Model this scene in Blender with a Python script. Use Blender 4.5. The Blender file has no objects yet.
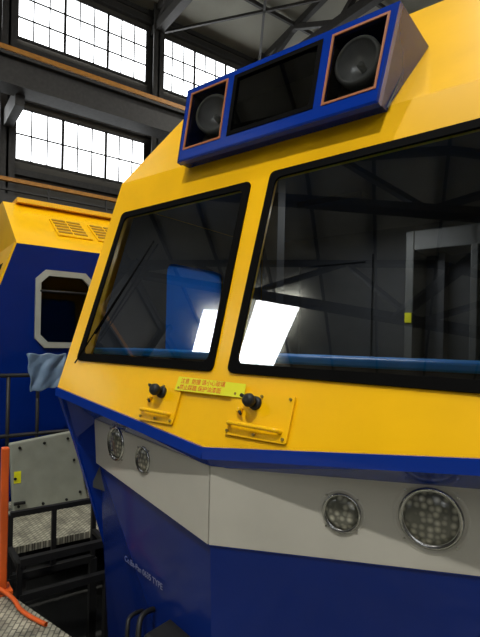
import bpy, bmesh, math, random
from mathutils import Vector, Matrix
random.seed(4)
scene=bpy.context.scene
try:
    scene.view_settings.view_transform='Standard'
except Exception: pass

# ---------------------------------------------------------------- materials
def newmat(name):
    m=bpy.data.materials.new(name); m.use_nodes=True
    return m, m.node_tree.nodes, m.node_tree.links
def pbr(name,col,rough=.5,metal=0,noise=0.0,nscale=8,bump=0.0,coat=0.0,spec=.5,crough=.06):
    m,n,l=newmat(name); b=n['Principled BSDF']
    b.inputs['Base Color'].default_value=(*col,1); b.inputs['Roughness'].default_value=rough
    b.inputs['Metallic'].default_value=metal
    b.inputs['Specular IOR Level'].default_value=spec
    if coat: b.inputs['Coat Weight'].default_value=coat; b.inputs['Coat Roughness'].default_value=crough
    tc=n.new('ShaderNodeTexCoord'); nt=n.new('ShaderNodeTexNoise'); nt.inputs['Scale'].default_value=nscale
    nt.inputs['Detail'].default_value=5
    l.new(tc.outputs['Object'],nt.inputs['Vector'])
    if noise>0:
        r=n.new('ShaderNodeValToRGB'); e=r.color_ramp.elements
        e[0].position=.3; e[1].position=.7
        e[0].color=(*[c*(1-noise) for c in col],1); e[1].color=(*[min(1,c*(1+noise*.5)) for c in col],1)
        l.new(nt.outputs['Fac'],r.inputs['Fac']); l.new(r.outputs['Color'],b.inputs['Base Color'])
    if bump>0:
        bp=n.new('ShaderNodeBump'); bp.inputs['Strength'].default_value=bump; bp.inputs['Distance'].default_value=.02
        l.new(nt.outputs['Fac'],bp.inputs['Height']); l.new(bp.outputs['Normal'],b.inputs['Normal'])
    return m
def emis(name,col,s,noise=0):
    m,n,l=newmat(name); b=n['Principled BSDF']
    b.inputs['Base Color'].default_value=(*col,1)
    b.inputs['Emission Color'].default_value=(*col,1); b.inputs['Emission Strength'].default_value=s
    return m
def glassmat(name,tint,ior=1.55,rough=.01):
    m,n,l=newmat(name); n.remove(n['Principled BSDF'])
    o=n['Material Output']; t=n.new('ShaderNodeBsdfTransparent'); t.inputs[0].default_value=(*tint,1)
    g=n.new('ShaderNodeBsdfGlossy'); g.inputs['Roughness'].default_value=rough
    f=n.new('ShaderNodeFresnel'); f.inputs['IOR'].default_value=ior
    mx=n.new('ShaderNodeMixShader'); l.new(f.outputs[0],mx.inputs[0]); l.new(t.outputs[0],mx.inputs[1]); l.new(g.outputs[0],mx.inputs[2])
    l.new(mx.outputs[0],o.inputs['Surface']); return m
YEL=pbr('yellow_paint',(.83,.455,.001),.36,noise=.08,nscale=3,coat=.28,spec=.22,crough=.12)
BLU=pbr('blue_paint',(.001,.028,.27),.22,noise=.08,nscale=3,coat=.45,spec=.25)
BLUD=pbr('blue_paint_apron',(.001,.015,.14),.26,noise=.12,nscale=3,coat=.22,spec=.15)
BLUM=pbr('blue_paint_satin',(.001,.020,.20),.6,noise=.08,nscale=3,spec=.1)
CRM=pbr('cream_paint',(.44,.425,.375),.38,noise=.07,nscale=4,coat=.15)
BLK=pbr('black_rubber',(.003,.003,.003),.7,noise=.2,spec=.03)
BLKM=pbr('black_steel',(.010,.010,.010),.5,noise=.3,bump=.1,spec=.3)
DGR=pbr('dark_lining',(.034,.037,.04),.6,noise=.2)
MGR=pbr('grey_lining',(.085,.088,.08),.5,noise=.15)
LGR=pbr('light_grey_cabinet',(.30,.31,.29),.45,noise=.1)
CHR=pbr('brushed_metal',(.45,.45,.44),.25,metal=1,noise=.1)
BLC=pbr('blue_cover',(.01,.33,.95),.4,noise=.1)
ORG=pbr('orange_paint',(.60,.09,.008),.45,noise=.2)
COP=pbr('brown_gasket',(.34,.11,.03),.5,noise=.2)
RED=pbr('red_ink',(.65,.02,.01),.5,noise=.05)
LBL=pbr('label_yellow',(.70,.68,.01),.45,noise=.04)
STL=pbr('structure_steel',(.034,.031,.027),.6,noise=.3,bump=.1)
GRY=pbr('guard_panel_grey',(.25,.265,.22),.45,noise=.12,bump=.05)
WALLM=pbr('wall_panel',(.068,.061,.046),.7,noise=.2,nscale=.6)
CEILM=pbr('ceiling_sheet',(.30,.29,.235),.7,noise=.2,nscale=.5)
FLRM=pbr('floor_concrete',(.05,.05,.045),.7,noise=.4,nscale=2,bump=.1)
CLO=pbr('plastic_bag',(.13,.20,.30),.3,noise=.2,nscale=6)
GLASS=glassmat('windscreen_glass',(.85,.88,.88),3.0)
LGLASS=glassmat('lamp_glass',(.9,.9,.9),1.4)
DGLASS=glassmat('dark_glass',(.3,.3,.3),2.2)
V2GLASS=glassmat('side_glass_dark',(.3,.3,.3),1.35)
RFL=pbr('lamp_reflector',(.50,.51,.50),.25,metal=.25,noise=.1)
RAIL=pbr('crane_rail_orange',(.50,.20,.01),.5,noise=.2)
DAY=emis('daylight_pane',(.95,.98,1.0),3.8)
GLOWP=emis('glow_panel_emission',(.95,.98,1.0),9)  # emission for the added glowing roof panels
LAMP=emis('fill_lamp_disc',(1,.95,.82),20)
def blue_view():  # made-up blue film, standing in for the lit blue locomotive beyond
    m,n,l=newmat('blue_view_pane'); n.remove(n['Principled BSDF']); o=n['Material Output']
    a=n.new('ShaderNodeBsdfTranslucent'); a.inputs[0].default_value=(.02,.24,1,1)
    b=n.new('ShaderNodeBsdfDiffuse'); b.inputs[0].default_value=(.02,.16,.7,1)
    x=n.new('ShaderNodeMixShader'); x.inputs[0].default_value=.35
    l.new(a.outputs[0],x.inputs[1]); l.new(b.outputs[0],x.inputs[2]); l.new(x.outputs[0],o.inputs['Surface']); return m
BVIEW=blue_view()
def checker():
    m,n,l=newmat('checker_plate'); b=n['Principled BSDF']; b.inputs['Roughness'].default_value=.45; b.inputs['Metallic'].default_value=.2
    tc=n.new('ShaderNodeTexCoord'); mp=n.new('ShaderNodeMapping'); mp.inputs['Rotation'].default_value=(0,0,math.radians(45))
    l.new(tc.outputs['Object'],mp.inputs['Vector'])
    ck=n.new('ShaderNodeTexBrick'); ck.inputs['Scale'].default_value=9; ck.inputs['Mortar Size'].default_value=.035
    ck.inputs['Color1'].default_value=(.50,.48,.37,1); ck.inputs['Color2'].default_value=(.36,.35,.27,1); ck.inputs['Mortar'].default_value=(.14,.135,.105,1)
    l.new(mp.outputs[0],ck.inputs['Vector']); 
    nt=n.new('ShaderNodeTexNoise'); nt.inputs['Scale'].default_value=9; nt.inputs['Detail'].default_value=8
    l.new(tc.outputs['Object'],nt.inputs['Vector'])
    rr=n.new('ShaderNodeValToRGB'); rr.color_ramp.elements[0].position=.35; rr.color_ramp.elements[1].position=.62
    rr.color_ramp.elements[0].color=(.35,.35,.35,1)
    l.new(nt.outputs['Fac'],rr.inputs['Fac'])
    mx=n.new('ShaderNodeMixRGB'); mx.blend_type='MULTIPLY'; mx.inputs[0].default_value=.9
    l.new(ck.outputs['Color'],mx.inputs[1]); l.new(rr.outputs['Color'],mx.inputs[2]); l.new(mx.outputs[0],b.inputs['Base Color'])
    bp=n.new('ShaderNodeBump'); bp.inputs['Strength'].default_value=.5; bp.inputs['Distance'].default_value=.005; bp.invert=True
    l.new(ck.outputs['Fac'],bp.inputs['Height']); l.new(bp.outputs['Normal'],b.inputs['Normal']); return m
CHK=checker()
def ledmat():
    m,n,l=newmat('led_lens'); b=n['Principled BSDF']; b.inputs['Roughness'].default_value=.15
    tc=n.new('ShaderNodeTexCoord'); v=n.new('ShaderNodeTexVoronoi'); v.inputs['Scale'].default_value=45; v.inputs['Randomness'].default_value=.45
    l.new(tc.outputs['Object'],v.inputs['Vector']); r=n.new('ShaderNodeValToRGB')
    r.color_ramp.elements[0].color=(.50,.48,.38,1); r.color_ramp.elements[1].color=(.10,.10,.08,1); r.color_ramp.elements[1].position=.55
    l.new(v.outputs['Distance'],r.inputs['Fac']); l.new(r.outputs['Color'],b.inputs['Base Color'])
    bp=n.new('ShaderNodeBump'); bp.inputs['Distance'].default_value=.006; bp.inputs['Strength'].default_value=.6; l.new(v.outputs['Distance'],bp.inputs['Height']); l.new(bp.outputs['Normal'],b.inputs['Normal'])
    b.inputs['Coat Weight'].default_value=.6
    return m
LED=ledmat()

# ---------------------------------------------------------------- helpers
I=Matrix.Identity(4)
def empty(name,mat=None):
    e=bpy.data.objects.new(name,None); scene.collection.objects.link(e); e.empty_display_size=.2
    if mat is not None: e.matrix_world=mat
    return e
def link(me,name,parent=None,mats=None):
    o=bpy.data.objects.new(name,me); scene.collection.objects.link(o)
    if mats:
        for m in mats: me.materials.append(m)
    if parent: o.parent=parent
    return o
def mesh(name,verts,faces,mat,parent=None,solid=0,off=-1,bevel=0):
    me=bpy.data.meshes.new(name); me.from_pydata([tuple(v) for v in verts],[],faces)
    bm=bmesh.new(); bm.from_mesh(me); bmesh.ops.recalc_face_normals(bm,faces=bm.faces); bm.to_mesh(me); bm.free()
    o=link(me,name,parent,[mat])
    if solid:
        s=o.modifiers.new('s','SOLIDIFY'); s.thickness=solid; s.offset=off
    if bevel:
        b=o.modifiers.new('b','BEVEL'); b.width=bevel; b.segments=2
    return o
BX=[(0,1,3,2),(4,6,7,5),(0,4,5,1),(2,3,7,6),(0,2,6,4),(1,5,7,3)]
def boxes(name,lst,mat,parent=None,bevel=0):
    V=[];F=[]
    for (a,b,c,d,e,f) in lst:
        k=len(V); V+=[(x,y,z) for x in (a,b) for y in (c,d) for z in (e,f)]
        F+=[tuple(k+i for i in q) for q in BX]
    return mesh(name,V,F,mat,parent,bevel=bevel)
def tubes(name,segs,r,mat,parent=None,n=12,bm_join=True):
    bm=bmesh.new()
    for sg in segs:
        p0=Vector(sg[0]);p1=Vector(sg[1]);rr=sg[2] if len(sg)>2 else r
        d=p1-p0; M=Matrix.Translation((p0+p1)/2)@d.to_track_quat('Z','Y').to_matrix().to_4x4()
        bmesh.ops.create_cone(bm,cap_ends=True,segments=n,radius1=rr,radius2=rr,depth=d.length,matrix=M)
    me=bpy.data.meshes.new(name); bm.to_mesh(me); bm.free()
    for p in me.polygons: p.use_smooth=len(p.vertices)==4
    return link(me,name,parent,[mat])
def beams(name,segs,mat,parent=None):
    V=[];F=[]
    for (p0,p1,w,h) in segs:
        p0=Vector(p0);p1=Vector(p1);d=(p1-p0).normalized()
        s=d.cross(Vector((0,0,1))); 
        if s.length<1e-3: s=Vector((1,0,0))
        s.normalize(); u=s.cross(d).normalized(); k=len(V)
        for p in (p0,p1):
            for a in (-1,1):
                for b in (-1,1): V.append(p+s*a*w/2+u*b*h/2)
        F+=[tuple(k+i for i in q) for q in BX]
    return mesh(name,V,F,mat,parent)
def curve(name,pts,r,mat,parent=None,cyc=False):
    c=bpy.data.curves.new(name,'CURVE'); c.dimensions='3D'; c.bevel_depth=r; c.bevel_resolution=3
    s=c.splines.new('NURBS'); s.points.add(len(pts)-1); s.order_u=3; s.use_endpoint_u=True; s.use_cyclic_u=cyc
    for i,p in enumerate(pts): s.points[i].co=(*p,1)
    c.materials.append(mat); o=bpy.data.objects.new(name,c); scene.collection.objects.link(o)
    if parent: o.parent=parent
    return o
def filled(name,loops,mat,parent=None,solid=0,off=-1,normal=(0,-1,0)):
    bm=bmesh.new()
    for lp in loops:
        vs=[bm.verts.new(p) for p in lp]
        for i in range(len(vs)): bm.edges.new((vs[i],vs[(i+1)%len(vs)]))
    bmesh.ops.triangle_fill(bm,use_beauty=True,edges=bm.edges[:],normal=Vector(normal))
    nn_=Vector(normal)
    for f in bm.faces:
        f.normal_update()
        if f.normal.dot(nn_)<0: f.normal_flip()
    me=bpy.data.meshes.new(name); bm.to_mesh(me); bm.free()
    o=link(me,name,parent,[mat])
    if solid:
        s=o.modifiers.new('s','SOLIDIFY'); s.thickness=solid; s.offset=off
    return o
def lathe(name,prof,mat,M,parent=None,n=40):
    V=[];F=[]
    for (r,h) in prof:
        for i in range(n):
            a=2*math.pi*i/n; V.append(M@Vector((r*math.cos(a),r*math.sin(a),h)))
    for j in range(len(prof)-1):
        for i in range(n):
            F.append((j*n+i,j*n+(i+1)%n,(j+1)*n+(i+1)%n,(j+1)*n+i))
    F.append(tuple(range(n))); F.append(tuple((len(prof)-1)*n+i for i in range(n)))
    o=mesh(name,V,F,mat,parent)
    for p in o.data.polygons: p.use_smooth=len(p.vertices)==4
    return o
def dish(name,prof,mat,M,parent=None,n=40):
    V=[];F=[]
    for (r,h) in prof:
        for i in range(n):
            a=2*math.pi*i/n; V.append(M@Vector((r*math.cos(a),r*math.sin(a),h)))
    for j in range(len(prof)-1):
        for i in range(n):
            F.append((j*n+i,j*n+(i+1)%n,(j+1)*n+(i+1)%n,(j+1)*n+i))
    F.append(tuple((len(prof)-1)*n+i for i in range(n)))
    o=mesh(name,V,F,mat,parent)
    for p in o.data.polygons: p.use_smooth=len(p.vertices)==4
    return o
def rounded(pts,r,k=4):
    out=[];n=len(pts)
    for i in range(n):
        p=Vector(pts[i]);a=Vector(pts[i-1]);b=Vector(pts[(i+1)%n])
        pa=p+(a-p).normalized()*r; pb=p+(b-p).normalized()*r
        for j in range(k+1):
            t=j/k; out.append((pa*(1-t)**2+p*2*t*(1-t)+pb*t*t))
    return out

# ---------------------------------------------------------------- LOCOMOTIVE (near)
XC=-1.275
loco=empty('locomotive',Matrix.Translation((XC,0,0)))
KR=1.14
def S(s,u): return s*u*(KR if s>0 else 1)
wy=lambda z:1.547+.364*(z-2.6)
RA=math.atan(.364); WN=Vector((0,-math.cos(RA),math.sin(RA))); WU=Vector((0,math.sin(RA),math.cos(RA)))
def W(u,z,o=0): return Vector((u,wy(z),z))+WN*o
ZT=3.575
ZR=2.318
paneL=[(-1.01,2.482),(-1.05,3.35),(-.098,3.362),(-.036,2.473)]
paneR=[(.044,2.474),(.009,3.385),(1.18,3.40),(1.15,2.465)]
outer=[W(-1.175,ZT),W(-1.11,2.325),W(.015,2.177),W(S(1,1.11),ZR),W(S(1,1.175),ZT)]
def inset(p,k):
    c=sum((Vector((a,b,0)) for a,b in p),Vector())/len(p)
    return [(c.x+(a-c.x)+(k if a<c.x else -k), b+(k if b<c.y else -k)) for a,b in p]
filled('windscreen_surround',[outer,[W(*q) for q in inset(paneL,.02)],[W(*q) for q in inset(paneR,.02)]],YEL,loco,solid=.03,normal=WN)
for nm,p in (('pane_left',paneL),('pane_right',paneR)):
    a=rounded([W(u,z,.006) for u,z in p],.03); b=rounded([W(u,z,.006) for u,z in inset(p,.036)],.04)
    filled(nm+'_gasket',[a,b],BLK,loco,solid=.010,off=0,normal=WN)
    filled(nm+'_glass',[[W(u,z,.004) for u,z in inset(p,.03)]],GLASS,loco,normal=WN)
by=lambda z:1.893+.9*(z-3.586)
BT=4.45
brow=[(-1.175,wy(ZT),ZT),(S(1,1.175),wy(ZT),ZT),(S(1,1.195),by(BT),BT),(-1.195,by(BT),BT)]
mesh('roof_brow',brow,[(0,1,2,3)],YEL,loco,solid=.03)
mesh('roof',[(-1.195,by(BT),BT),(S(1,1.195),by(BT),BT),(S(1,1.195),5.1,4.56),(-1.195,5.1,4.56),(-1.195,3.3,4.56),(S(1,1.195),3.3,4.56)],[(0,1,5,4),(4,5,2,3)],YEL,loco,solid=.03)
for s in (-1,1):
    tag='left' if s<0 else 'right'
    zs=2.325 if s<0 else ZR
    As=(S(s,1.11),wy(zs),zs);Ac=(.015,wy(2.177),2.177)
    Bs=(S(s,1.04),1.662,2.145 if s<0 else 2.185);Bc=(.03,1.438,2.11)
    Cs=(S(s,1.005),1.655,1.905 if s<0 else 1.928);Cc=(.03,1.438,1.803)
    E2=(S(s,1.115),1.551,2.03);E3=(S(s,1.115),1.775,1.37);Ds=(S(s,1.115),1.83,.72);Dc=(.02,1.50,.72)
    mesh('belt_band_'+tag,[As,Ac,Bc,Bs,E2],[(0,1,2,3),(0,3,4)],BLU,loco,solid=.012,bevel=0)
    mesh('lamp_panel_'+tag,[Bc,Bs,Cs,Cc],[(0,1,2,3)],CRM,loco,solid=.02)
    mesh('corner_post_'+tag,[E2,Bs,Cs,E3],[(0,1,2,3)],BLUM,loco,solid=.012)
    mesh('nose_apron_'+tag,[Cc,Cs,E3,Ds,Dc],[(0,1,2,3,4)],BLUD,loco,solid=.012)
    beams('belt_lip_'+tag,[(Vector(Ac)+Vector((0,-.004,-.012)),Vector(As)+Vector((0,-.004,-.012)),.012,.046)],BLU,loco)
    beams('apron_lip_'+tag,[(Vector(Cc)+Vector((0,-.006,0)),Vector(Cs)+Vector((0,-.006,0)),.014,.014)],BLU,loco)
    T=(S(s,1.175),wy(ZT),ZT);TT=(S(s,1.195),by(BT),BT)
    hx=S(s,1.15)
    hole=[(hx,2.22,2.45),(hx,2.22,3.12),(hx,2.80,3.12),(hx,2.80,2.45)]
    hole=rounded(hole,.07)
    filled('cab_side_upper_'+tag,[[As,T,TT,(S(s,1.195),3.3,4.56),(S(s,1.195),5.1,4.56),(S(s,1.15),5.1,2.325)],hole],YEL,loco,solid=.02,normal=(s,0,0))
    mesh('cab_side_lower_'+tag,[As,E2,E3,Ds,(S(s,1.115),5.1,.72),(S(s,1.15),5.1,2.325)],[(0,1,2,3,4,5)],BLU,loco,solid=.02)
    lx=S(s,1.09)
    filled('side_lining_'+tag,[[(lx,1.62,2.4),(lx,1.95,3.42),(lx,3.3,3.42),(lx,3.3,1.7),(lx,1.9,1.7)],
        [Vector((lx,q.y,q.z)) for q in hole]],DGR,loco,normal=(s,0,0))
    gx=S(s,1.12)
    filled('side_window_'+tag,[[(gx,2.20,2.43),(gx,2.20,3.14),(gx,2.82,3.14),(gx,2.82,2.43)]],BVIEW if s<0 else LGLASS,loco,normal=(s,0,0))
mesh('rear_wall',[(-1.15,5.1,.72),(S(1,1.12),5.1,.72),(S(1,1.19),5.1,4.56),(-1.19,5.1,4.56)],[(0,1,2,3)],YEL,loco)
boxes('underframe',[(-1.0,1.0,1.9,5.0,.45,.8)],BLKM,loco)
for y in (2.6,4.3):
    for s in (-1,1):
        lathe('wheel',[(.08,-.07),(.36,-.07),(.36,-.03),(.33,-.02),(.33,.06),(.08,.06)],BLKM,Matrix.Translation((s*.75,y,.38+.02))@Matrix.Rotation(math.radians(90),4,'Y')@Matrix.Scale(-s,4,(0,0,1)),loco,n=32)
# interior
boxes('cab_floor',[(-1.08,1.22,1.9,3.3,1.66,1.7)],DGR,loco)
boxes('cab_ceiling',[(-1.08,1.22,1.97,3.3,3.42,3.46)],DGR,loco)
boxes('cab_bulkhead',[(-1.08,1.22,3.3,3.34,1.7,3.46)],DGR,loco)
boxes('dashboard_cover',[(-1.07,1.2,1.64,1.95,2.515,2.55)],BLC,loco,bevel=.01)
boxes('dashboard_body',[(-1.07,1.2,1.66,2.0,1.75,2.515)],DGR,loco)
boxes('equipment_cabinet',[(.25,.30,2.95,3.29,1.7,3.3),(.62,.66,2.95,3.29,1.7,3.3),(.96,1.0,2.95,3.29,1.7,3.3),(.30,.96,2.95,3.29,3.18,3.3),(.30,.96,2.95,3.29,1.7,2.3)],MGR,loco,bevel=.006)
boxes('cabinet_panels',[(.3,.96,3.2,3.28,2.3,3.18),(.40,.44,3.1,3.2,2.3,3.18),(.74,.78,3.1,3.2,2.3,3.18)],DGR,loco)
boxes('cabinet_sticker',[(.255,.295,2.94,2.955,2.74,2.80)],LBL,loco)
boxes('bulkhead_door',[(-.75,-.70,3.27,3.3,1.7,3.2),(-.15,-.10,3.27,3.3,1.7,3.2),(-.75,-.10,3.27,3.3,3.2,3.25)],DGR,loco)
boxes('seat_back',[(.25,.65,2.45,2.57,2.0,2.50)],BLK,loco,bevel=.04)
boxes('seat_cushion',[(.23,.67,2.05,2.5,2.02,2.14)],BLK,loco,bevel=.04)
tubes('seat_post',[((.45,2.3,1.7),(.45,2.3,2.05))],.05,BLKM,loco)
boxes('cab_pillar',[(-.05,.03,1.86,1.92,2.4,3.44)],DGR,loco)
boxes('cab_fill_housing',[(-.2,.2,2.4,2.5,3.39,3.42)],DGR,loco)  # housing added to go with the cab fill light
ld=bpy.data.lights.new('cab_fill_light','AREA'); ld.shape='RECTANGLE'; ld.size=.8; ld.size_y=.5; ld.energy=9; ld.color=(.95,.97,1)  # area light added to brighten the cab interior
lo=bpy.data.objects.new('cab_fill_light',ld); scene.collection.objects.link(lo); lo.parent=loco; lo.location=(0,2.45,3.37)
tubes('wiper_arm',[(W(-.98,2.46,.03),W(-.72,2.95,.035))],.004,BLK,loco,n=8)
tubes('wiper_blade',[(W(-.90,2.62,.02),W(-.66,3.12,.02))],.005,BLK,loco,n=8)

# nose lamps
def lampM(u,z):
    s=-1 if u<0 else 1
    k=(1.662-1.438)/(1.04+.03) if s<0 else (1.662-1.438)/(1.04*KR-.03)
    y=1.438+abs(u-.03)*k-.002
    th=math.atan(k)
    n=Vector((s*math.sin(th),-math.cos(th),0))
    return Matrix.Translation(Vector((u,y,z)))@n.to_track_quat('Z','Y').to_matrix().to_4x4()
for u,z,r,tag in ((-.765,2.056,.112,'big_left'),(-.483,2.03,.080,'small_left'),(.822,2.056,.122,'big_right'),(.543,2.022,.084,'small_right')):
    M=lampM(u,z)
    lathe('headlamp_bezel_'+tag,[(r,0),(r,.010),(r*.95,.018),(r*.84,.018),(r*.80,.006),(r*.78,0)],CRM,M,loco)
    lathe('headlamp_ring_'+tag,[(r*.80,.003),(r*.80,.024),(r*.74,.030),(r*.69,.014)],CHR,M,loco)
    lathe('headlamp_lens_'+tag,[(r*.70,.012),(r*.67,.022),(r*.45,.030),(r*.12,.033)],LED,M,loco)
    tubes('headlamp_screws_'+tag,[(M@Vector((r*.90*math.cos(a),r*.90*math.sin(a),.015)),M@Vector((r*.90*math.cos(a),r*.90*math.sin(a),.022))) for a in (.78,2.36,3.93,5.5)],.004,CHR,loco,n=8)

BOLT=pbr('plate_bolt',(.25,.17,.03),.4,metal=.4)
for u0,u1,k,tag in ((-.392,-.175,-.285,'left'),(.105,.385,.222,'right')):
    z0,z1=2.245,2.408
    V=[W(u0,z0,.002),W(u1,z0,.002),W(u1,z1,.002),W(u0,z1,.002)]
    V=rounded(V,.012,3); mesh('handle_plate_'+tag,V,[tuple(range(len(V)))],YEL,loco,solid=.010,off=1)
    bolts=[]
    for uu in (u0+.015,(u0+u1)/2,u1-.015):
        for zz in (z0+.014,z1-.014): bolts.append((W(uu,zz,.01),W(uu,zz,.02)))
    tubes('plate_bolts_'+tag,bolts,.0055,BOLT,loco,n=8)
    kM=Matrix.Translation(W(k,2.368,.01))@WN.to_track_quat('Z','Y').to_matrix().to_4x4()
    lathe('knob_base_'+tag,[(.026,0),(.026,.012),(.016,.016)],BLKM,kM,loco,n=24)
    lathe('knob_'+tag,[(.012,.014),(.012,.03),(.022,.036),(.026,.05),(.022,.062),(.010,.068)],BLKM,kM,loco,n=24)
    tubes('knob_lever_'+tag,[(W(k,2.368,.05),W(k-.045,2.385,.055))],.007,BLKM,loco)
    uu=k-.06
    lathe('small_knob_'+tag,[(.011,0),(.011,.02),(.007,.026)],YEL,Matrix.Translation(W(uu,2.335,.012))@WN.to_track_quat('Z','Y').to_matrix().to_4x4(),loco,n=16)
    tubes('small_catch_'+tag,[(W(uu,2.335,.03),W(uu+.02,2.32,.034))],.005,BLKM,loco)
    zb=2.285
    curve('handle_bar_'+tag,[W(u0+.02,zb,.01),W(u0+.02,zb,.035),W(u0+.05,zb,.04),W(u1-.06,zb-.003,.04),W(u1-.03,zb-.003,.035),W(u1-.03,zb-.003,.01)],.008,YEL,loco)
V=[W(-.21,2.383,.016),W(.165,2.381,.016),W(.16,2.433,.016),W(-.205,2.44,.016)]
mesh('label_tape',V,[(0,1,2,3)],LBL,loco,solid=.002)
def text(name,body,size,u,z,mat,off=.0185,rot=0):
    c=bpy.data.curves.new(name,'FONT'); c.body=body; c.size=size; c.extrude=.0003
    c.materials.append(mat); o=bpy.data.objects.new(name,c); scene.collection.objects.link(o); o.parent=loco
    M=Matrix((Vector((1,0,0)),WU,WN)).transposed().to_4x4()
    o.matrix_local=Matrix.Translation(W(u,z,off))@M@Matrix.Rotation(rot,4,'Z'); return o
text('label_text_top','注意  防撞 请小心玻璃',.025,-.185,2.415,RED)
text('label_text_bottom','禁止踩踏 保护油漆面',.025,-.185,2.389,RED)

c=bpy.data.curves.new('apron_marking','FONT'); c.body='Co.Ba-Pan 0635 TYPE'; c.size=.042; c.materials.append(pbr('marking_ink',(.16,.18,.30),.5)); c.extrude=.0005
o=bpy.data.objects.new('apron_marking',c); scene.collection.objects.link(o); o.parent=loco
pa=Vector((.03,1.438,1.803));pb=Vector((-1.005,1.655,1.905));pc=Vector((.02,1.50,.72))
n=(pc-pa).cross(pb-pa).normalized()
if n.y>0: n=-n
xx=Vector((0,0,1)).cross(n).normalized()
if xx.x<0: xx=-xx
yy=n.cross(xx)
q=Vector((-.70,0,1.46)); q.y=pa.y-((q.x-pa.x)*n.x+(q.z-pa.z)*n.z)/n.y
o.matrix_local=Matrix.Translation(q+n*.012)@Matrix((xx,yy,n)).transposed().to_4x4()

boxes('coupler_mount',[(-.30,-.10,1.38,1.60,1.20,1.34),(-.24,-.16,1.30,1.40,1.23,1.32)],BLKM,loco,bevel=.015)
curve('brake_hose',[(-.42,1.55,1.33),(-.42,1.48,1.35),(-.39,1.43,1.29),(-.36,1.42,1.2),(-.34,1.46,1.0)],.013,BLKM,loco)
curve('brake_hose_b',[(-.52,1.57,1.28),(-.52,1.49,1.30),(-.49,1.45,1.25),(-.47,1.45,1.15),(-.45,1.5,.95)],.010,BLKM,loco)

# roof light box
DU=-.028; DZ=.018
lb=bpy.data.objects.new('light_box',None); scene.collection.objects.link(lb); lb.parent=loco; lb.location=(DU,0,DZ)
fy=lambda z:1.8+(z-3.53)*.176
FN=Vector((0,-math.cos(math.radians(10)),math.sin(math.radians(10))))
def Bx(u,z,o=0): return Vector((u,fy(z),z))+FN*o
z0,z1=3.53,3.95
sk=lambda u,z: u*(1+.08*(z-z0)/(z1-z0)*(1 if u>0 else 0))
P=lambda u,z,o=0: Bx(sk(u,z),z,o)
cells=[(-.525,-.265),(-.225,.255),(.295,.535)]
cz0,cz1=z0+.065,z1-.03
outerb=[P(-.555,z0),P(.558,z0),P(.565,z1),P(-.56,z1)]
filled('lightbox_face',[outerb]+[[P(a,cz0),P(b,cz0),P(b,cz1),P(a,cz1)] for a,b in cells],BLU,lb,solid=.03,normal=FN)
fl,fr,tr,tl=outerb
bl=Vector((fl.x,wy(z0)+.02,z0));br=Vector((fr.x,wy(z0)+.02,z0))
tlb=Vector((tl.x,by(z1)+.02,z1)); trb=Vector((tr.x,by(z1)+.02,z1))
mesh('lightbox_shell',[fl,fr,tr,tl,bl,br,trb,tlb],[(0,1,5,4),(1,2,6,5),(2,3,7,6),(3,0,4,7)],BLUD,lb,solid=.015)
mesh('lightbox_back',[Vector((-.54,1.88,z0+.01)),Vector((.57,1.88,z0+.01)),Vector((.6,2.12,z1-.01)),Vector((-.55,2.12,z1-.01))],[(0,1,2,3)],MGR,lb)
boxes('lightbox_divider',[(.275,.29,1.90,2.05,z0+.05,z1-.03)],BLK,lb)
for i,(a,b) in enumerate(cells):
    k=.010 if i!=1 else .022
    mt=COP if i!=1 else BLK
    filled('cell_gasket_%d'%i,[[P(a,cz0,.003),P(b,cz0,.003),P(b,cz1,.003),P(a,cz1,.003)],[P(a+k,cz0+k,.003),P(b-k,cz0+k,.003),P(b-k,cz1-k,.003),P(a+k,cz1-k,.003)]],mt,lb,solid=.006,normal=FN)
    filled('cell_glass_%d'%i,[[P(a,cz0,-.008),P(b,cz0,-.008),P(b,cz1,-.008),P(a,cz1,-.008)]],DGLASS if i==1 else LGLASS,lb,normal=FN)
for u,tag in ((-.40,'left'),(.42,'right')):
    M=Matrix.Translation((u,1.93,3.785))@Vector((0.25 if u<0 else 0,-1,.02)).normalized().to_track_quat('Z','Y').to_matrix().to_4x4()
    dish('roof_headlight_ring_'+tag,[(.086,.03),(.088,.045),(.096,.045),(.104,.035),(.104,-.01),(.03,-.05)],LGR,M,lb)
    dish('roof_headlight_bowl_'+tag,[(.088,.040),(.082,.01),(.060,-.02),(.018,-.04)],RFL,M,lb)
    lathe('roof_headlight_bulb_'+tag,[(.016,-.04),(.016,.0),(.006,.01)],LGR,M,lb,n=16)

# ---------------------------------------------------------------- hall frame
ah=math.radians(16)
hh=Vector((math.sin(ah),math.cos(ah),0)); nn=Vector((-hh.y,hh.x,0))
HM=Matrix((-nn,hh,Vector((0,0,1)))).transposed().to_4x4()
def hb(name,lst,mat,bevel=0,parent=None):
    o=boxes(name,[(-b,-a,c,d,e,f) for a,b,c,d,e,f in lst],mat,parent,bevel)
    if not parent: o.matrix_world=HM
    return o
S0,S1,AL,AR=-32,46,20,-14
EZ=17.4; RZ=20.5
hb('floor',[(AR-.2,AL+.2,S0,S1,-.2,0)],FLRM)
hb('wall_left',[(AL,AL+.3,S0,S1,0,EZ)],WALLM)
hb('wall_right',[(AR-.3,AR,S0,S1,0,EZ)],WALLM)
hb('wall_front',[(AR,AL,S0-.3,S0,0,EZ+3)],WALLM)
hb('wall_back',[(AR,AL,S1,S1+.3,0,EZ+3)],WALLM)
AM=(AL+AR)/2
o=mesh('ceiling',[(-AL-.3,S0,EZ),(-AM,S0,RZ),(-AR+.3,S0,EZ),(-AL-.3,S1,EZ),(-AM,S1,RZ),(-AR+.3,S1,EZ)],[(0,1,4,3),(1,2,5,4)],CEILM,solid=.1,off=1); o.matrix_world=HM
cols=[9.33+6*k for k in range(-6,7)]
L=[]
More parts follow.
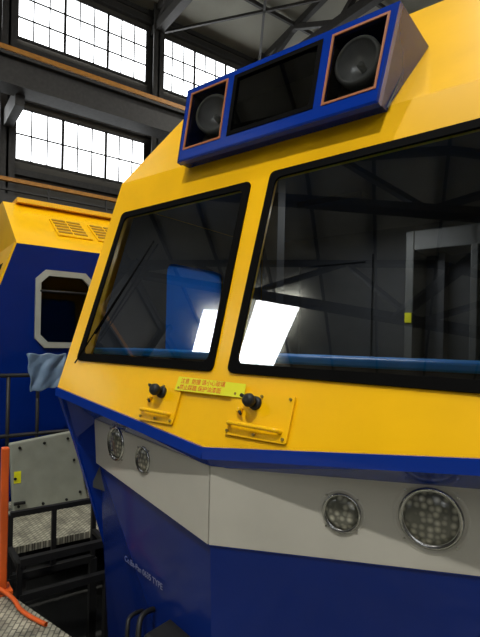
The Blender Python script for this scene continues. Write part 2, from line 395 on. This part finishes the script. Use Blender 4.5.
for s in cols:
    for a,b in ((AL-.65,AL),(AR,AR+.65)):
        L+=[(a,b,s-.04,s+.04,0,EZ),(a,a+.06,s-.26,s+.26,0,EZ),(b-.06,b,s-.26,s+.26,0,EZ)]
hb('trim_1',L,STL)
n=0
for s in cols[:-1]:
    for (z0_,z1_,nr) in ((9.37,11.38,2),(14.03,16.4,3)):
        for side in (0,1):
            if side==0 and nr==3 and s<-8: continue
            n+=1
            a=AL-.06 if side==0 else AR+.06
            sg=1 if side==0 else -1
            e=empty('window_%d'%n,HM)
            a0,a1=sorted((a,a-sg*.02))
            hb('pane',[(a0,a1,s+.34,s+5.66,z0_,z1_)],DAY,parent=e)
            fr=[]
            b0,b1=sorted((a-sg*.0,a-sg*.07))
            for i in range(10):
                ss=s+.34+5.32*i/9; w=.05 if i%3==0 else .022
                fr.append((b0,b1,ss-w,ss+w,z0_,z1_))
            for i in range(nr+1):
                zz=z0_+(z1_-z0_)*i/(nr); w=.045 if i%nr==0 else .026
                fr.append((b0,b1,s+.30,s+5.70,zz-w,zz+w))
            hb('frame',fr,STL,parent=e)
hb('trim_2',[(AL-.25,AL-.02,S0,S1,z-.12,z+.12) for z in (3,6,8.9,11.75,13.6,16.8)]+[(AR+.02,AR+.25,S0,S1,z-.12,z+.12) for z in (3,6,8.9,11.75,13.6,16.8)],STL)
cr=empty('crane_runway',HM)
hb('girder',[(16.9,17.3,S0+.1,S1-.1,10.7,11.6),(16.7,17.5,S0+.1,S1-.1,11.55,11.65),(16.7,17.5,S0+.1,S1-.1,10.65,10.75)],STL,parent=cr)
hb('rail',[(16.95,17.1,S0+.1,S1-.1,11.82,11.98)],RAIL,parent=cr)
hb('brackets',[(17.3,19.33,s-.15,s+.15,10.3,10.9) for s in cols]+[(16.98,17.05,S0+.2+i*1.5,S0+i*1.5+.26,11.6,11.85) for i in range(52)],STL,parent=cr)
pr=empty('pipe_gantry',HM)
hb('pipe',[(16.95,17.1,S0+.1,S1-.1,7.64,7.76)],RAIL,parent=pr)
hb('beam',[(16.9,17.3,S0+.1,S1-.1,6.9,7.2),(17.0,17.1,S0+.1,S1-.1,7.35,7.42)]+[(17.0,19.33,s-.1,s+.1,7.0,7.2) for s in cols]+[(16.98,17.06,S0+.2+i*2,S0+i*2+.26,7.2,7.7) for i in range(38)],STL,parent=pr)
T=[]
wd=AL-AR
def zt(a): return RZ-(RZ-EZ)*abs(a-AM)/(wd/2)-.25
zb=EZ-1.0
for s in cols:
    if -22<s<-20: continue
    N=8 if s<0 else 12
    for i in range(N):
        a0=AR+wd*i/N; a1=AR+wd*(i+1)/N
        T.append(((-a0,s,zt(a0)),(-a1,s,zt(a1)),.25,.3)); T.append(((-a0,s,zb),(-a1,s,zb),.35,.4))
        if i%2==0: T.append(((-a0,s,zb),(-a1,s,zt(a1)),.22,.22))
        else: T.append(((-a0,s,zt(a0)),(-a1,s,zb),.22,.22))
for i in range(13):
    a=AR+(AL-AR)*i/12
    T.append(((-a,S0,zt(a)+.1),(-a,S1,zt(a)+.1),.12,.18))
for k in range(6,len(cols)-1,2):
    for i in range(0,12,3):
        a0=AR+(AL-AR)*i/12; a1=AR+(AL-AR)*(i+3)/12
        T.append(((-a0,cols[k],zb),(-a1,cols[k+1],zb),.1,.1)); T.append(((-a1,cols[k],zb),(-a0,cols[k+1],zb),.1,.1))
for (sA,aA,sB,aB) in ((-14.67,4,-2.67,-4),(-14.67,-6,-2.67,2),(-2.67,6,3.33,0)):
    T.append(((-aA,sA,zb),(-aB,sB,zb),.4,.3))
o=beams('roof_truss',T,STL); o.matrix_world=HM
zc=lambda a:RZ-(RZ-EZ)*abs(a-AM)/((AL-AR)/2)-.12
for (a0,a1,s0,s1,sh) in ((12.6,15.3,-24,-17.2,-2.9),(17.0,18.4,-23,-18.5,-2.2),(-7,-5,4,10,0)):  # glowing roof panels added; the skewed ones make white patches in the windscreen
    z=.32
    o=mesh('glow_panel',[(-a1,s0,zc(a1)-z),(-a0,s0,zc(a0)-z),(-a0-sh,s1,zc(a0+sh)-z),(-a1-sh,s1,zc(a1+sh)-z)],[(0,1,2,3)],GLOWP,solid=.1,off=0); o.matrix_world=HM
def fill_highbay(a,s,z,power):  # high-bay fittings added to carry the key and fill light
    e=empty('high_bay_fill_lamp',HM@Matrix.Translation((-a,s,z)))
    lathe('reflector',[(.06,.35),(.10,.33),(.28,.05),(.30,0),(.29,0),(.26,.06)],CHR,I,e,n=24)
    tubes('hanger',[((0,0,.34),(0,0,EZ-1.0-z))],.02,STL,e)
    lathe('disc',[(.24,.06),(.24,.05)],LAMP,I,e,n=24)
    ld=bpy.data.lights.new('fill_light','AREA'); ld.shape='DISK'; ld.size=.5; ld.energy=power; ld.color=(1,.97,.90)
    lo=bpy.data.objects.new('fill_light',ld); scene.collection.objects.link(lo); lo.parent=e; lo.location=(0,0,-.05)
for a,s,p in ((-2.5,-5,1650),(3,-1.0,450),(3,6,250),(12,12,350),(-6,12,300),(-4,-16,300),(3,22,450)):
    fill_highbay(a,s,15.2,p)

# ---------------------------------------------------------------- second locomotive (hall coords)
v2=empty('locomotive.001',HM)
A0,A1=4.85,7.65
prof=[(.93,3.48),(.55,2.33),(.60,2.0),(.85,1.4),(.9,.72),(7.0,.72),(7.0,3.48)]
win=rounded([(-A0,1.15,2.56),(-A0,1.15,3.20),(-A0,1.61,3.20),(-A0,1.61,2.56)],.07,2)
for a,tag,nx in ((A0,'near',1),(A1,'far',-1)):
    loops=[[Vector((-a,s,z)) for s,z in prof]]+([[Vector((-a,q.y,q.z)) for q in win]] if a==A0 else [])
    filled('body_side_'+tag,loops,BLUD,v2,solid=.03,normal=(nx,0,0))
mesh('front_upper',[(-A0,.93,3.48),(-A1,.93,3.48),(-A1,.55,2.33),(-A0,.55,2.33)],[(0,1,2,3)],YEL,v2,solid=.02)
mesh('front_lower',[(-A0,.55,2.33),(-A1,.55,2.33),(-A1,.6,2.0),(-A0,.6,2.0),(-A1,.85,1.4),(-A0,.85,1.4),(-A1,.9,.72),(-A0,.9,.72)],[(0,1,2,3),(3,2,4,5),(5,4,6,7)],BLU,v2,solid=.02)
o=boxes('front_windscreen',[(-A1+.2,-A0-.2,.0,.02,0,.8)],BLK,v2); o.matrix_local=Matrix.Translation((0,.60,2.55))@Matrix.Rotation(-math.radians(18.3),4,'X')
RT=4.1
mesh('roof_slope',[(-A0,.93,3.48),(-A0,7,3.48),(-A0-1.0,7,RT),(-A0-1.0,.97,RT),(-A1+1.0,7,RT),(-A1+1.0,.97,RT),(-A1,.93,3.48),(-A1,7,3.48)],[(0,1,2,3),(3,2,4,5),(5,4,7,6),(0,3,5,6),(1,2,4,7)],YEL,v2,solid=.02)
boxes('roof_cap',[(-A1+.9,-A0-.9,1.1,6.8,RT,RT+.05)],YEL,v2)
sl=math.atan2(RT-3.48,1.0)
e=empty('louvres',None); e.parent=v2
e.matrix_local=Matrix.Translation((-A0-.33,0,3.48+.33*math.tan(sl)+.012))@Matrix.Rotation(sl,4,'Y')
DY=pbr('louvre_dark',(.34,.18,.008),.5,noise=.1)
for g in (1.38,1.80,2.2,2.6):
    boxes('louvre_frame',[(-.40,.06,g,g+.36,-.01,.008)],YEL,e,bevel=.004)
    boxes('louvre_slats',[(-.38+i*.085,-.34+i*.085,g+.02+j*.16,g+.16+j*.16,.0,.016) for i in range(5) for j in range(2)],DY,e)
fo=rounded([(-A0+.012,1.10,2.505),(-A0+.012,1.10,3.255),(-A0+.012,1.66,3.255),(-A0+.012,1.66,2.505)],.09,1)
fi=rounded([(-A0+.012,1.15,2.56),(-A0+.012,1.15,3.20),(-A0+.012,1.61,3.20),(-A0+.012,1.61,2.56)],.07,1)
filled('side_window_frame',[fo,fi],pbr('window_frame_alu',(.36,.38,.33),.4,metal=.2,noise=.1),v2,solid=.03,off=0,normal=(1,0,0))
filled('side_window_glass',[[(-A0-.01,1.14,2.55),(-A0-.01,1.14,3.21),(-A0-.01,1.62,3.21),(-A0-.01,1.62,2.55)]],V2GLASS,v2,normal=(1,0,0))
tubes('window_bar',[((-A0+.02,1.14,3.05),(-A0+.02,1.62,3.05))],.012,BLKM,v2)
boxes('interior_lining',[(-A0-.7,-A0-.65,1.0,3,2.2,3.45),(-A0-.7,-A0-.04,1.0,1.03,2.2,3.45),(-A0-.7,-A0-.04,1.0,3,3.42,3.46),(-A0-.7,-A0-.04,3,3.03,2.2,3.45)],BLKM,v2)
boxes('underframe',[(-A1+.2,-A0-.2,1.0,6.8,.4,.75)],BLKM,v2)
for s in (2.0,5.5):
    for sx in (-1,1):
        lathe('wheel',[(.08,-.07),(.36,-.07),(.36,-.03),(.33,-.02),(.33,.06),(.08,.06)],BLKM,Matrix.Translation((-(A0+A1)/2+sx*.75,s,.40))@Matrix.Rotation(math.radians(90),4,'Y')@Matrix.Scale(-sx,4,(0,0,1)),v2,n=32)
boxes('track_rails',[(XC+sx*.75-.035,XC+sx*.75+.035,-6,5.6,0,.04) for sx in (-1,1)],STL)
boxes('track_rails',[(-(A0+A1)/2+sx*.75-.035,-(A0+A1)/2+sx*.75+.035,-2,20,0,.04) for sx in (-1,1)],STL).matrix_world=HM

# ---------------------------------------------------------------- platforms
pz=1.1
nearp=empty('work_platform')
boxes('deck',[(-4.2,3.0,-3.0,1.40,pz-.05,pz)],CHK,nearp)
boxes('edge_beam',[(-4.2,3.0,1.30,1.36,pz-.2,pz-.05)],STL,nearp)
boxes('legs',[(x-.05,x+.05,y-.05,y+.05,0,pz-.05) for x in (-4.0,-1.8,.6,2.8) for y in (-2.8,1.2)],STL,nearp)
walk=empty('side_walkway',HM)
hb('deck',[(3.70,4.76,.62,4.6,pz-.05,pz)],CHK,parent=walk)
hb('legs',[(a-.05,a+.05,s-.05,s+.05,0,pz-.05) for a in (3.9,4.6) for s in (.8,2.5,4.3)],STL,parent=walk)
rail=empty('guard_rail',HM)
A=4.5
tubes('rails',[((-A,.3,2.27),(-A,4.4,2.27)),((-A,.3,1.75),(-A,4.4,1.75))],.018,BLKM,rail)
tubes('posts',[((-A,s,pz),(-A,s,2.27)) for s in (.66,.82,1.06,1.5,2.4,3.4,4.3)],.016,BLKM,rail)
gp=empty('guard_panel',HM)
PV=[(-4.46,.86,pz),(-4.46,1.50,pz),(-4.46,1.36,1.76),(-4.46,.82,1.70)]
mesh('panel',PV+[(-4.40,y,z) for _,y,z in PV],[(0,1,2,3),(4,5,6,7),(0,1,5,4),(1,2,6,5),(2,3,7,6),(3,0,4,7)],GRY,gp,bevel=.012)
tubes('bolts',[((-4.40,s,z),(-4.388,s,z)) for s,z in ((.9,1.16),(1.1,1.15),(1.3,1.15),(1.42,1.2),(1.36,1.5),(1.3,1.7),(1.1,1.68),(.9,1.66),(.87,1.4))],.012,BLKM,gp,n=10)
boxes('warning_sticker',[(-4.402,-4.396,.86,.915,1.36,1.46)],LBL,gp)
boxes('handle',[(-4.40,-4.37,.86,.95,1.18,1.20)],BLKM,gp)
# plastic bag draped over the rail
bm=bmesh.new(); G=24
grid=[[None]*(G+1) for _ in range(G+1)]
for i in range(G+1):
    for j in range(G+1):
        tt=j/G
        s=.95+.34*i/G*(1-.22*tt)+.04*tt+.006*math.sin(j*.5); z=2.46-.34*tt+.008*math.sin(i*.6)+(.05*(i/G)*tt)
        x=-4.455+.012*math.sin(i*.5+j*.15)+.005*math.sin(j*.5+i*.7)+.004*random.random()
        grid[i][j]=bm.verts.new((x,s,z))
for i in range(G):
    for j in range(G): bm.faces.new((grid[i][j],grid[i+1][j],grid[i+1][j+1],grid[i][j+1]))
me=bpy.data.meshes.new('plastic_bag'); bm.to_mesh(me); bm.free()
o=link(me,'plastic_bag',None,[CLO]); o.parent=rail
m=o.modifiers.new('s','SOLIDIFY'); m.thickness=.012
m=o.modifiers.new('u','SUBSURF'); m.levels=1; m.render_levels=1
for p in me.polygons: p.use_smooth=True

st=empty('step_frame',HM)
a0,a1,s0,s1=3.16,3.46,.66,1.22; zt_=1.42
sg=[]
for s in (s0,(s0+s1)/2,s1): sg.append(((-a1,s,.98),(-a1,s,zt_),.03,.03))
for s in (s0,s1): sg.append(((-a0,s,.98),(-a0,s,1.22),.03,.03)); sg.append(((-a0,s,1.2),(-a1,s,1.2),.03,.03))
sg.append(((-a1,s0,zt_),(-a1,s1,zt_),.035,.035)); sg.append(((-a0,s0,1.22),(-a0,s1,1.22),.045,.045))
sg.append(((-a1,s0,1.0),(-a1,s1,1.0),.045,.045)); sg.append(((-a0,s0,1.0),(-a0,s1,1.0),.045,.045))
for a in (a0,a1):
    for s in (s0,s1): sg.append(((-a,s,0),(-a,s,1.0),.05,.05))
beams('frame',sg,BLKM,st)
op=empty('orange_barrier_post',HM)
boxes('post',[(-3.12,-3.07,.535,.575,pz+.02,1.95)],ORG,op,bevel=.006)
boxes('foot',[(-3.16,-3.03,.50,.60,pz,pz+.02)],ORG,op)
curve('orange_strap',[Vector((-3.0,1.20,1.115)),Vector((-2.85,1.33,1.16)),Vector((-2.65,1.37,1.13)),Vector((-2.5,1.33,1.115)),Vector((-2.30,1.36,1.115))],.012,ORG)

# ---------------------------------------------------------------- camera, world
w=bpy.data.worlds.new('w'); scene.world=w; w.use_nodes=True
w.node_tree.nodes['Background'].inputs[0].default_value=(.5,.55,.6,1); w.node_tree.nodes['Background'].inputs[1].default_value=.02
f=Vector((-math.sin(math.radians(38)),math.cos(math.radians(38)),0)); r0=Vector((f.y,-f.x,0)); u0=Vector((0,0,1))
ro=math.radians(1.2); R=r0*math.cos(ro)+u0*math.sin(ro); U=u0*math.cos(ro)-r0*math.sin(ro)
cd=bpy.data.cameras.new('camera'); cam=bpy.data.objects.new('camera',cd); scene.collection.objects.link(cam)
cd.sensor_fit='HORIZONTAL'; cd.sensor_width=36; cd.lens=36; cd.shift_y=23.5/480; cd.clip_start=.05; cd.clip_end=300
M=Matrix((R,U,-f)).transposed().to_4x4(); M.translation=Vector((0,0,2.6)); cam.matrix_world=M
scene.camera=cam
# align the hall with the world axes
bpy.context.view_layer.update()
RZm=Matrix.Rotation(ah,4,'Z')
for o in list(scene.objects):
    if o.parent is None: o.matrix_world=RZm@o.matrix_world
